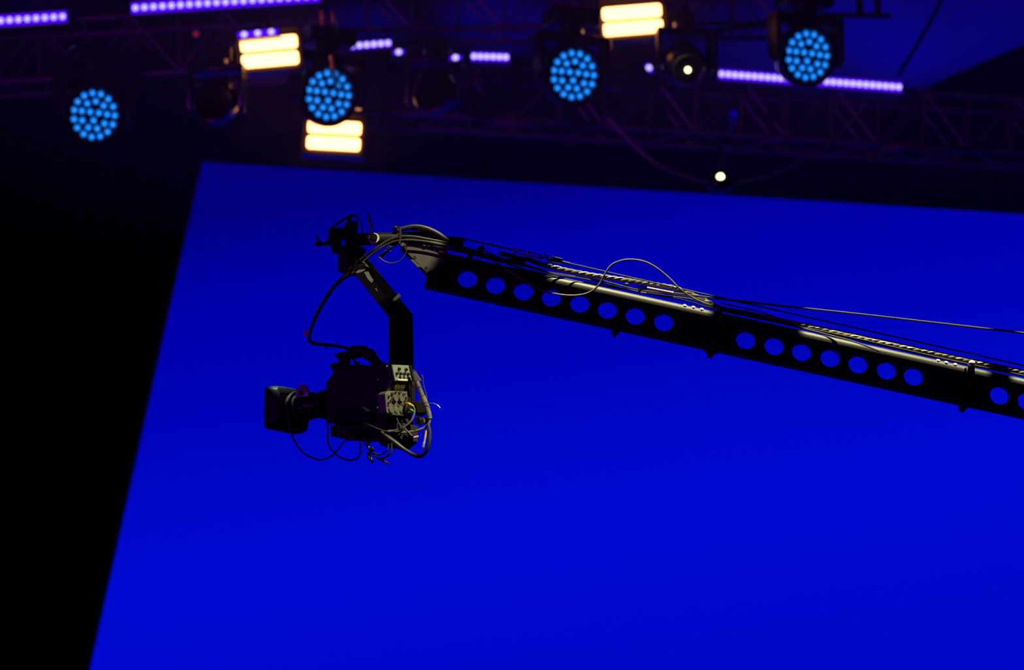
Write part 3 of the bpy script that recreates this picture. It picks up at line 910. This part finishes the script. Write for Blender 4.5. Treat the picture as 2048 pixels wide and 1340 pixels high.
b = BM(); L = (c - a).length; add_lathe(b, a, c - a, [(0, 2.0 * U), (L * .3, 2.6 * U), (L * .35, 2.6 * U)], 12); link('boot', b, M['black'], pl)
b = BM(); add_lathe(b, a + (c - a) * .33, c - a, [(0, 2.8 * U), (L * .6, 2.6 * U), (L * .66, 2.2 * U)], 12); link('plug_tip', b, M['white'], pl)
for p0, p1, lab in (((736, 905), (738.5, 920), 'brown plug hanging below the camera, left of its neighbour'), ((741, 914), (745.5, 926), 'brown plug hanging lowest below the camera')):
    a, c = J(*p0, dpos(740) - .03), J(*p1, dpos(740) - .03)
    b = BM(); L = (c - a).length; add_lathe(b, a, c - a, [(0, 1.6 * U), (L * .2, 3 * U), (L * .7, 3 * U), (L, 2.4 * U)], 10)
    tag(link('loose_plug', b, M['tube'], origin=a), lab, 'plug', 'plugs dangling under the camera')
b = BM(); add_abox(b, J(743, 899, dpos(743) - .03), 9 * U, .02, 9 * U); tag(link('velcro_strap', b, M['black'], origin=J(743, 899, dpos(743)), bevel=.004), 'black strap bundling the cables below the camera', 'strap')
# rear cables
RD = dpos(775) + .02
def rcable(pts, r, m, label, off=0.0, name='cable', cat='cable'):
    return cable([(p[0], p[1], RD + (p[2] if len(p) > 2 else 0)) for p in pts], r, m, label, name, cat, off)
tk = thing('camera_multicable', 'thick grey cable with strain relief dropping from the camera rear', 'cable', J(836, 760, RD))
b = BM(); add_prism(b, [J(x, y, RD) for x, y in ((825, 743), (831, 744), (841, 757), (843, 762), (829, 762))], (0, .03, 0)); link('plug_shell', b, M['plate'], tk, bevel=.002)
b = BM(); add_tube(b, [J(833, 764, RD), J(840, 781, RD), J(845.5, 795, RD)], [5.6 * U, 5.2 * U, 5.6 * U], 14); link('metal_plug', b, M['plate'], tk)
b = BM(); add_tube(b, [J(845, 794, RD), J(851, 808, RD), J(856, 822, RD), J(859.5, 838, RD)], [6.4 * U, 6.0 * U, 5.4 * U, 5.0 * U], 14); link('strain_relief', b, M['sleeve'], tk)
for px, py in ((838, 775), (845, 793), (850.5, 806)):
    b = BM(); add_torus(b, J(px, py, RD), Vector((.38, 0, -.92)), 5.6 * U, .0025, 18, 6); link('clamp_ring', b, M['plate'], tk)
b = BM(); add_tube(b, [J(859.5, 836, RD), J(858, 846, RD), J(852, 853, RD), J(840, 859, RD), (J(822, 863.5, RD)), J(802, 865, RD), J(785, 862, RD)], 2.6 * U, 10); link('cable_tail', b, M['sleeve'], tk)
rcable([(856, 848), (859, 862), (858.5, 880), (855, 897), (847, 909), (838, 912.5), (826, 909), (808, 898), (790, 885), (775, 874), (762, 864)], [3.2, 3.6, 3.6, 3.6, 3.8, 4.4, 4.0, 3.6, 5.0, 4.6, 3.0], 'cable', 'heavy black cable sagging in a deep bend behind the camera rear', -.01)
rcable([(826, 812), (829, 819), (828, 830), (822, 842), (812, 852), (795, 860), (775, 862)], 1.7, 'greycable', 'thin grey cable curving down from the yellow plug', -.015)
rcable([(826, 822), (828, 826), (824, 838), (816, 848), (803, 856), (785, 862), (770, 863)], 1.5, 'greycable', 'thin grey cable curving down from the green plug', -.02)
rcable([(726, 845), (738, 850), (752, 856), (765, 861), (780, 864)], 1.5, 'cable', 'brownish black cable slanting under the camera body to the cradle', -.05)
rcable([(850, 808), (858, 806.5), (868, 807), (876, 811), (880, 816)], .7, 'steel', 'thin pale wire sprung out right of the camera rear', -.02, 'tie_wire', 'wire')
rcable([(793, 836), (797, 845), (802, 852), (812, 860), (824, 872)], [1.5, 1.0, 1.0, 2.0, 1.5], 'cable', 'thin black lead hanging below the connector panel', -.03)
rcable([(837, 873.5), (845, 869), (852, 862), (856, 856)], .8, 'cable', 'thin wire leading up right from the pink label', -.02)
b = BM(); add_cyl(b, J(827.5, 875, RD - .02), J(837, 873, RD - .02), 2 * U, seg=10)
tag(link('cable_label', b, M['label'], origin=J(832, 874, RD - .02)), 'pale pink label sleeve on a thin wire behind the camera', 'label')
yp = thing('yellow_plug', 'yellow plug in the connector panel of the camera', 'plug', B(817, 809, .07))
b = BM(); add_tube(b, [B(812, 807, .06), J(818, 808, RD - .03), J(827, 812.5, RD - .015)], [1.8 * U, 2.9 * U, 1.7 * U], 10); link('plug_body', b, M['yellow'], yp)
b = BM(); add_cyl(b, B(810, 806.5, .05), B(812.5, 807.2, .064), 2.4 * U, seg=10); link('plug_tip', b, M['steel'], yp)
gp = thing('green_plug', 'green plug in the connector panel of the camera', 'plug', B(821, 820, .07))
b = BM(); add_tube(b, [J(820, 819, RD - .03), J(824, 821, RD - .03), J(827, 823.5, RD - .02)], [2.0 * U, 2.6 * U, 1.5 * U], 10); link('plug_body', b, M['green'], gp)
b = BM(); add_cyl(b, B(816, 817, .03), J(820, 819, RD - .03), 2.0 * U, seg=10); link('plug_tip', b, M['gloss'], gp)
ys = thing('yellow_adapter', 'slim yellow and white plug hanging beside the heavy cable bend', 'plug', J(849, 880, RD - .03))
b = BM(); add_tube(b, [J(852, 861, RD - .03), J(850.5, 872, RD - .03), J(848.5, 884, RD - .03)], [1.6 * U, 2.2 * U, 2.0 * U], 10); link('plug_body', b, M['yellow'], ys)
b = BM(); add_cyl(b, J(848.5, 883, RD - .03), J(846, 895, RD - .03), 2.2 * U, 2.6 * U, 10); link('plug_tip', b, M['white'], ys)
b = BM(); add_cyl(b, J(846, 895, RD - .03), J(844.8, 900, RD - .03), 1.4 * U, seg=8); link('plug_pin', b, M['steel'], ys)
mc = thing('microphone_pod', 'small black cylinder with grey body hanging by the camera rear', 'pod', J(845, 842, RD))
b = BM(); add_lathe(b, J(841, 842.5, RD), Vector((-.55, -.8, 0)), [(0, 8.2 * U), (.02, 8.4 * U), (.024, 7 * U)], 20); link('front_cap', b, M['gloss'], mc)
b = BM(); add_cyl(b, J(842, 842.5, RD), J(854, 841, RD + .035), 7.0 * U, 6.0 * U, 18); link('pod_body', b, M['plate'], mc)
b = BM(); add_prism(b, [J(x, y, RD + .07) for x, y in ((828, 803), (838, 800), (850, 806), (852, 824), (842, 828), (830, 826))], (0, .07, 0))
tag(link('power_adapter', b, M['black'], origin=J(838, 815, RD + .07), bevel=.006), 'black adapter block behind the thick grey camera cable', 'adapter')
rcable([(836, 756, .02), (843, 750), (846, 758), (847, 770), (852, 788), (854, 800)], 1.1, 'cable', 'thin black wire arching behind the thick grey camera cable', .03)

# ------------------------------------------------------------------ lighting rig
UR = upx(1, YR)
def rig(px, py, dy=0.0):
    return at(px, py, YR + dy)

CHORDS = []
def truss(p0, p1, label, hgt, dep, nb, name='lighting_truss', rch=.022):
    root = thing(name, label, 'truss', (p0 + p1) / 2, 'lighting trusses')
    e = (p1 - p0).normalized()
    upv = Vector((0, 0, 1)); upv = (upv - e * upv.dot(e)).normalized()
    dv = Vector((0, 1, 0)); dv = (dv - e * dv.dot(e)).normalized()
    L = (p1 - p0).length
    for h in (0, 1):
        for d in (0, 1):
            o = p0 + upv * hgt * h + dv * dep * d
            CHORDS.append((o, o + e * L)); b = BM(); add_cyl(b, o, o + e * L, rch, seg=10); link('chord', b, M['truss'], root)
    for k in range(nb):
        s0, s1 = L * k / nb, L * (k + 1) / nb
        for d in (0, 1):
            a = p0 + e * s0 + dv * dep * d + upv * (hgt if k % 2 else 0)
            c = p0 + e * s1 + dv * dep * d + upv * (0 if k % 2 else hgt)
            b = BM(); add_cyl(b, a, c, .010, seg=8); link('brace', b, M['truss'], root)
            a = p0 + e * s0 + dv * dep * d
            b = BM(); add_cyl(b, a, a + upv * hgt, .010, seg=8); link('post', b, M['truss'], root)
        a = p0 + e * s0 + dv * dep * (k % 2)
        c = p0 + e * s1 + dv * dep * (1 - k % 2)
        b = BM(); add_cyl(b, a, c, .010, seg=8); link('brace', b, M['truss'], root)
    return root
truss(rig(-200, 176, .35), rig(640, 127, .35), 'upper left truss carrying the violet light bars', .46, .4, 9)
truss(rig(665, 216.5, .35), rig(2300, 322, .35), 'long lower truss sloping down to the right above the screen', .42, .42, 18)
truss(rig(640, 62, .6), rig(1560, 46, .6), 'upper middle truss behind the blue wash lights', .42, .4, 10)
def hang(root, p):
    """a thin black hanger from p on a thing to the nearest truss chord"""
    best = None
    for a, c in CHORDS:
        d = c - a
        t = min(1, max(0, (p - a).dot(d) / d.length_squared))
        q = a + d * t
        if best is None or (q - p).length < (best - p).length:
            best = q
    q = best + (best - p).normalized() * .015
    inv = (Matrix.Translation(root.location) @ root.rotation_euler.to_matrix().to_4x4()).inverted()
    b = BM(); add_cyl(b, inv @ p, inv @ q, .012, seg=8)
    link('hanger', b, M['fixture'], root, origin=(0, 0, 0))
# header frame above the screen
b = BM(); add_prism(b, [at(300, 300, YS - .35), at(600, 262, YS - .35), at(2450, 372, YS - .35), at(2450, 450, YS - .35), at(405, 322, YS - .35)], (0, .05, 0))
hf = thing('screen_header', 'black masking header above the top edge of the blue screen', 'header', at(1200, 330, YS - .3))
link('header_cloth', b, M['drape'], hf)
for px in (555, 760, 985, 1100, 1310, 1450, 1640, 1800, 1980):
    y0 = 275 + .0595 * (px - 600); y1 = 328 + .061 * (px - 405)
    b = BM(); add_cyl(b, at(px, y0 - 8, YS - .40), at(px, y1 - 4, YS - .40), .02, seg=8); link('header_post', b, M['frame'], hf)

# thin haze added around the rig to give its lamps a lens-like glow
b = BM(); add_abox(b, (0, 28.2, 11.0), 26, 4.6, 4.2)
hz = link('haze', b, M['haze'])
hz['kind'] = 'stuff'
tag(hz, 'thin haze added around the lighting rig for lamp glow', 'haze')

# LED wash lights: built once, copied
def build_wash(name):
    o = bpy.data.objects.new(name, None); COL.objects.link(o)
    o['_o'] = [0, 0, 0]
    T = Matrix.Rotation(R(14), 4, 'X')
    ax = T @ Vector((0, -1, 0)); hx = Vector((1, 0, 0)); hz = T @ Vector((0, 0, 1))
    b = BM(); add_lathe(b, ax * -.24, ax, [(0, .10), (.03, .16), (.12, .22), (.20, .238), (.25, .238), (.254, .20), (.240, .192)], 36); hd = link('head', b, M['fixture'], o)
    for cnt, r, off in ((15, .162, .5), (9, .102, .0), (3, .040, .5)):
        for i in range(cnt):
            a = 2 * PI * (i + off) / cnt + PI / 2
            p = hx * math.cos(a) * r + hz * math.sin(a) * r
            b = BM(); add_lathe(b, p - ax * .004, ax, [(0, .0238), (.010, .0230), (.015, .016)], 12); le = link('lens', b, M['e_blue'], hd)
            b = BM(); add_lathe(b, p + ax * .0115 - hz * .003, ax, [(0, .0085), (.004, .006)], 8); link('lens_core', b, M['e_blue2'], le)
    for s in (-1, 1):
        b = BM(); add_prism(b, [Vector((s * .245, y, z)) for y, z in ((-.06, .28), (.10, .28), (.09, -.02), (.05, -.07), (-.01, -.07), (-.06, -.02))], (s * .045, 0, 0)); link('yoke_arm', b, M['fixture'], o, bevel=.01)
        b = BM(); add_cyl(b, (s * .19, .02, 0), (s * .24, .02, 0), .05, seg=16); link('pivot', b, M['fixture'], o)
    b = BM(); add_abox(b, (0, .03, .27), .58, .18, .08); link('yoke_bridge', b, M['fixture'], o, bevel=.015)
    b = BM(); add_cyl(b, (0, .03, .32), (0, .03, .38), .09, seg=20); link('turntable', b, M['fixture'], o)
    b = BM(); add_abox(b, (0, .03, .44), .38, .26, .13); link('base', b, M['fixture'], o, bevel=.02)
    return o
w0 = build_wash('wash_light')
for i, (px, py, dy, rz, lab) in enumerate((
        (188, 230, -.30, 29, 'round LED wash light glowing blue, leftmost in the rig, alone on black'),
        (657, 190, -.30, 29, 'round LED wash light glowing blue, overlapping the warm lamp panel below it'),
        (1147, 150, -.30, 24, 'round LED wash light glowing blue, beside the upper warm lamp panel'),
        (1615, 111, -.30, 26, 'round LED wash light glowing blue, in front of the violet bar and blue roof'))):
    o = w0 if i == 0 else copy_tree(w0)
    o.location = rig(px, py, dy)
    o.rotation_euler = (0, 0, R(rz))
    tag(o, lab, 'stage light', 'blue LED wash lights')
    hang(o, Vector(o.location) + Vector((0, .03, .44)))

# warm two-tube panels
def build_panel(name, px, py, ang, w, label, dy=-.05):
    o = thing(name, label, 'stage light', rig(px, py, dy), 'warm lamp panels')
    c = rig(px, py, dy)
    e = Vector((math.cos(R(ang)), 0, -math.sin(R(ang)))); u = Vector((math.sin(R(ang)), 0, math.cos(R(ang)))); n = Vector((0, -1, 0))
    hw = w / 2 * UR; hh = 34 * UR
    b = BM(); add_box(b, c - n * .07, e * (hw + .035), n * .05, u * (hh + .035)); hb = link('housing', b, M['fixture'], o, bevel=.01)
    for sx, sy, lx, ly in ((0, 1, hw + .04, .006), (0, -1, hw + .04, .006), (1, 0, .006, hh + .04), (-1, 0, .006, hh + .04)):
        b = BM(); add_box(b, c + e * sx * (hw + .036) + u * sy * (hh + .036) + n * .0, e * lx, n * .035, u * ly); link('rim', b, M['fixture'], o)
    for s in (-1, 1):
        b = BM()
        cc = c + u * s * 16.6 * UR - n * .01
        r = 12.8 * UR
        pts = []
        q = r * .5
        for cx, cz, a0 in ((hw - q, r - q, 0), (-hw + q, r - q, 90), (-hw + q, -r + q, 180), (hw - q, -r + q, 270)):
            for i in range(6):
                t = R(a0 + 90 * i / 5)
                pts.append(cc + e * (cx + q * math.cos(t)) + u * (cz + q * math.sin(t)))
        add_prism(b, pts, n * .02)
        link('lamp_tube', b, M['e_warm'], o)
    b = BM(); add_cyl(b, c - n * .1 + u * (hh), c - n * .1 + u * (hh + .16), .02, seg=10); link('yoke_stub', b, M['fixture'], o)
    hang(o, c - n * .1)
    return o
build_panel('lamp_panel', 539, 103, -5.3, 112, 'warm white lamp panel of two glowing tubes below the upper left truss', -.75)
build_panel('lamp_panel', 1265, 40, -4.8, 120, 'warm white lamp panel of two glowing tubes, highest in the rig')
build_panel('lamp_panel', 668, 271, 3.2, 108, 'warm white lamp panel of two glowing tubes just above the screen edge', .15)

# violet LED bars
def led_bar(pa_, pb_, dy, label, h=24, beads=True, sp=18.0, cat='light bar'):
    a, c = rig(pa_[0], pa_[1], dy), rig(pb_[0], pb_[1], dy)
    e = (c - a).normalized(); u = Vector((-e.z, 0, e.x)); n = Vector((0, -1, 0)); L = (c - a).length
    root = thing('light_bar', label, cat, (a + c) / 2, 'violet light bars')
    m_ = (a + c) / 2
    b = BM(); add_box(b, m_ - n * .04, e * (L / 2 + .02), n * .035, u * (h * UR / 2 + .012)); link('housing', b, M['fixture'], root, bevel=.006)
    b = BM(); add_box(b, m_, e * L / 2, n * .008, u * h * UR / 2); ds = link('diffuser', b, M['e_purple'], root, bevel=.004)
    k = max(1, int(L / (sp * UR)))
    for i in range(k):
        p = a + e * L * (i + .5) / k + n * .009
        b = BM(); add_lathe(b, p, n, [(0, 6.4 * UR), (.006, 5.8 * UR), (.010, 3.5 * UR)], 10); link('led', b, M['e_bead'], root)
    hang(root, m_ - n * .06)
    return root
led_bar((-60, 46), (134, 33), .2, 'violet light bar at the far upper left, cut by the picture edge', 24)
led_bar((262, 17), (640, -8), .2, 'long violet light bar along the top, rising to the right', 24)
led_bar((475, 71), (556, 63), -.86, 'short violet light bar peeping out above the warm lamp panel', 12, sp=22)
led_bar((698, 93), (783, 86), .2, 'short violet light bar upper right of the second wash light', 15, sp=14)
led_bar((786, 106), (809, 103), .2, 'tiny dim violet light bar below the short one', 8, sp=40)
led_bar((899, 117), (923, 114.5), -.55, 'tiny violet light bar beside the dark moving head', 9, sp=40)
led_bar((942, 113), (1018, 115), .2, 'short bright violet light bar left of the third wash light', 19, sp=12)
led_bar((1293, 128), (1303, 144), .2, 'tiny violet lamp between wash light and moving head', 9, sp=40)
led_bar((1437, 148), (1804, 175), .2, 'violet light bar behind the rightmost wash light', 21, sp=13)

# dark moving heads
def build_moving(name, lit):
    o = bpy.data.objects.new(name, None); COL.objects.link(o)
    o['_o'] = [0, 0, 0]
    T = Matrix.Rotation(R(28), 4, 'X')
    ax = T @ Vector((0, -1, 0))
    b = BM(); add_lathe(b, ax * -.20, ax, [(0, .08), (.03, .13), (.12, .165), (.26, .16), (.36, .125), (.37, .115), (.36, .10)], 32); hd = link('head', b, M['fixture'], o)
    b = BM(); add_lathe(b, ax * .155, ax, [(0, .10), (.006, .095), (.012, .06)], 24); ln = link('lens', b, M['glass'], hd)
    if lit:
        b = BM(); add_sphere(b, ax * .172, .020, 14, 10); link('lamp_core', b, M['e_dot'], ln)
    for s in (-1, 1):
        b = BM(); add_prism(b, [Vector((s * .172, y, z)) for y, z in ((-.05, .24), (.08, .24), (.07, -.04), (.03, -.09), (-.03, -.07), (-.05, -.02))], (s * .04, 0, 0)); link('yoke_arm', b, M['fixture'], o, bevel=.015)
    b = BM(); add_abox(b, (0, .01, .25), .42, .14, .06); link('yoke_bridge', b, M['fixture'], o, bevel=.02)
    b = BM(); add_cyl(b, (0, .01, .27), (0, .01, .32), .08, seg=18); link('turntable', b, M['fixture'], o)
    b = BM(); add_abox(b, (0, .15, .38), .19, .22, .12); link('base', b, M['fixture'], o, bevel=.02)
    return o
for i, (px, py, dy, rz, lit, lab) in enumerate(((432, 205, -.85, -12, 0, 'dark unlit moving head light left of the warm panels'),
                                                (868, 185, -.3, -10, 0, 'dark unlit moving head light in the middle of the rig'),
                                                (1368, 130, -.12, 8, 1, 'dark moving head light with a small white lamp showing'))):
    o = build_moving('moving_head', lit)
    o.location = rig(px, py, dy)
    o.rotation_euler = (0, 0, R(rz))
    tag(o, lab, 'stage light', 'moving head lights')
    hang(o, Vector(o.location) + Vector((0, .03, .38)))

# swagged cable with its small lamp
b = BM(); add_tube(b, [rig(x, y, -.1) for x, y in ((1215, 235), (1250, 272), (1300, 318), (1360, 349), (1440, 368), (1520, 356), (1590, 330), (1650, 295), (1700, 250), (1735, 205))], 3.6 * UR, 8)
tag(link('swag_cable', b, M['truss'], origin=rig(1440, 368, -.1)), 'dull violet cable swagging in a wide arc above the screen edge', 'cable')
lp = thing('small_lamp', 'small white lamp in a black cup at the lowest point of the swagged cable', 'lamp', rig(1440, 375, -.15))
b = BM(); add_sphere(b, rig(1440, 368, -.15), 21 * UR, 18, 12, (1.25, 1, .85)); link('cup', b, M['fixture'], lp)
b = BM(); add_sphere(b, rig(1440, 358, -.15) + Vector((0, -.06, 0)), 7 * UR, 14, 10); link('bulb', b, M['e_dot'], lp)
hang(lp, rig(1440, 366, -.12))

# pipes and clamps around the right wash light
for (p0, p1, r, lab) in (((1425, 64), (1570, 42), 6, 'dark pipe slanting up to the rightmost wash light'), ((1640, 30), (1782, 32), 6, 'short dark pipe right of the rightmost wash light'),
                         ((1716, -30), (1720, 30), 8, 'dark upright pipe above the short pipe, left of two'), ((1752, -30), (1756, 30), 7, 'dark upright pipe above the short pipe, right of two'),
                         ((1432, 60), (1430, 150), 5, 'dark upright pipe at the left end of the right violet bar')):
    b = BM(); add_cyl(b, rig(*p0, .25), rig(*p1, .25), r * UR, seg=10)
    tag(link('rig_pipe', b, M['fixture'], origin=rig(*p0, .25)), lab, 'pipe', 'rigging pipes')
b = BM(); add_tube(b, [rig(1892, -20, .5), rig(1850, 62, .5), rig(1797, 150, .5)], 4.5 * UR, 8)
tag(link('hoist_cable', b, M['fixture'], origin=rig(1850, 60, .5)), 'dark slanting cable in front of the blue roof', 'cable')
b = BM(); add_prism(b, [rig(x, y, 3) for x, y in ((1770, 230), (1830, 188), (1900, 152), (1980, 117), (2060, 85), (2300, 0), (2300, 330), (1770, 300))], (0, .1, 0))
tag(link('masking_flag', b, M['drape'], origin=rig(1950, 150, 3)), 'black masking cloth with a slanting edge at the upper right', 'drape')
for (px, py, m, r, lab, dy) in ((645, 31, 'orange', 8, 'clamp tinted orange with painted lamp glow near the top between lamp panels, left of two', -1.1), (666, 31, 'orange', 7, 'clamp tinted orange with painted lamp glow near the top between lamp panels, right of two', -1.1),
                                (664, 121, 'orange', 8, 'clamp tinted orange with painted lamp glow on top of the second wash light', -1.1)):
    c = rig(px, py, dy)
    o = thing('rig_clamp', lab, 'clamp', c, 'rig clamps with painted lamp glow')
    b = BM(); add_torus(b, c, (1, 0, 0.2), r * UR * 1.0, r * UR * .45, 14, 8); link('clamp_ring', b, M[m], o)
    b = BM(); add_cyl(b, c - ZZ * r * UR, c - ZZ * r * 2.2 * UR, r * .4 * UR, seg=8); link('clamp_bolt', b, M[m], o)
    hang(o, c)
for (px, py, m, r, lab) in ((392, 68, 'e_pink', 6, 'dim red indicator lamp on the upper left truss'), (1467, 228, 'e_bluei', 8, 'dim blue indicator lamp on the lower truss')):
    c = rig(px, py, -.05)
    o = thing('indicator_lamp', lab, 'indicator', c, 'indicator lamps')
    b = BM(); add_abox(b, c + Vector((0, .05, 0)), 3 * r * UR, .08, 3 * r * UR); link('casing', b, M['fixture'], o, bevel=.01)
    b = BM(); add_sphere(b, c, r * UR, 12, 8); link('bulb', b, M[m], o)
    hang(o, c + Vector((0, .06, 0)))
# cable hanks on the lower truss
for (px, py, lab) in ((1065, 246, 'loose hank of cables on the lower truss under the third wash light'), (1830, 298, 'loose hank of cables on the lower truss at the right')):
    o = thing('cable_hank', lab, 'cables', rig(px, py, -.05), 'cable hanks on the truss')
    for k in range(5):
        b = BM()
        add_tube(b, [rig(px - 75 + 6 * k, py + 5 + random.uniform(-5, 5), -.05), rig(px - 30, py + random.uniform(-9, 4), -.08 - .01 * k), rig(px + 20, py + random.uniform(-9, 9), -.08), rig(px + 70 - 5 * k, py + random.uniform(-5, 5), -.05)], 3.2 * UR, 7)
        link('cable_strand', b, M['truss'], o)
    hang(o, rig(px, py, -.07))

# drop the helper property
for o in bpy.data.objects:
    if '_o' in o:
        del o['_o']
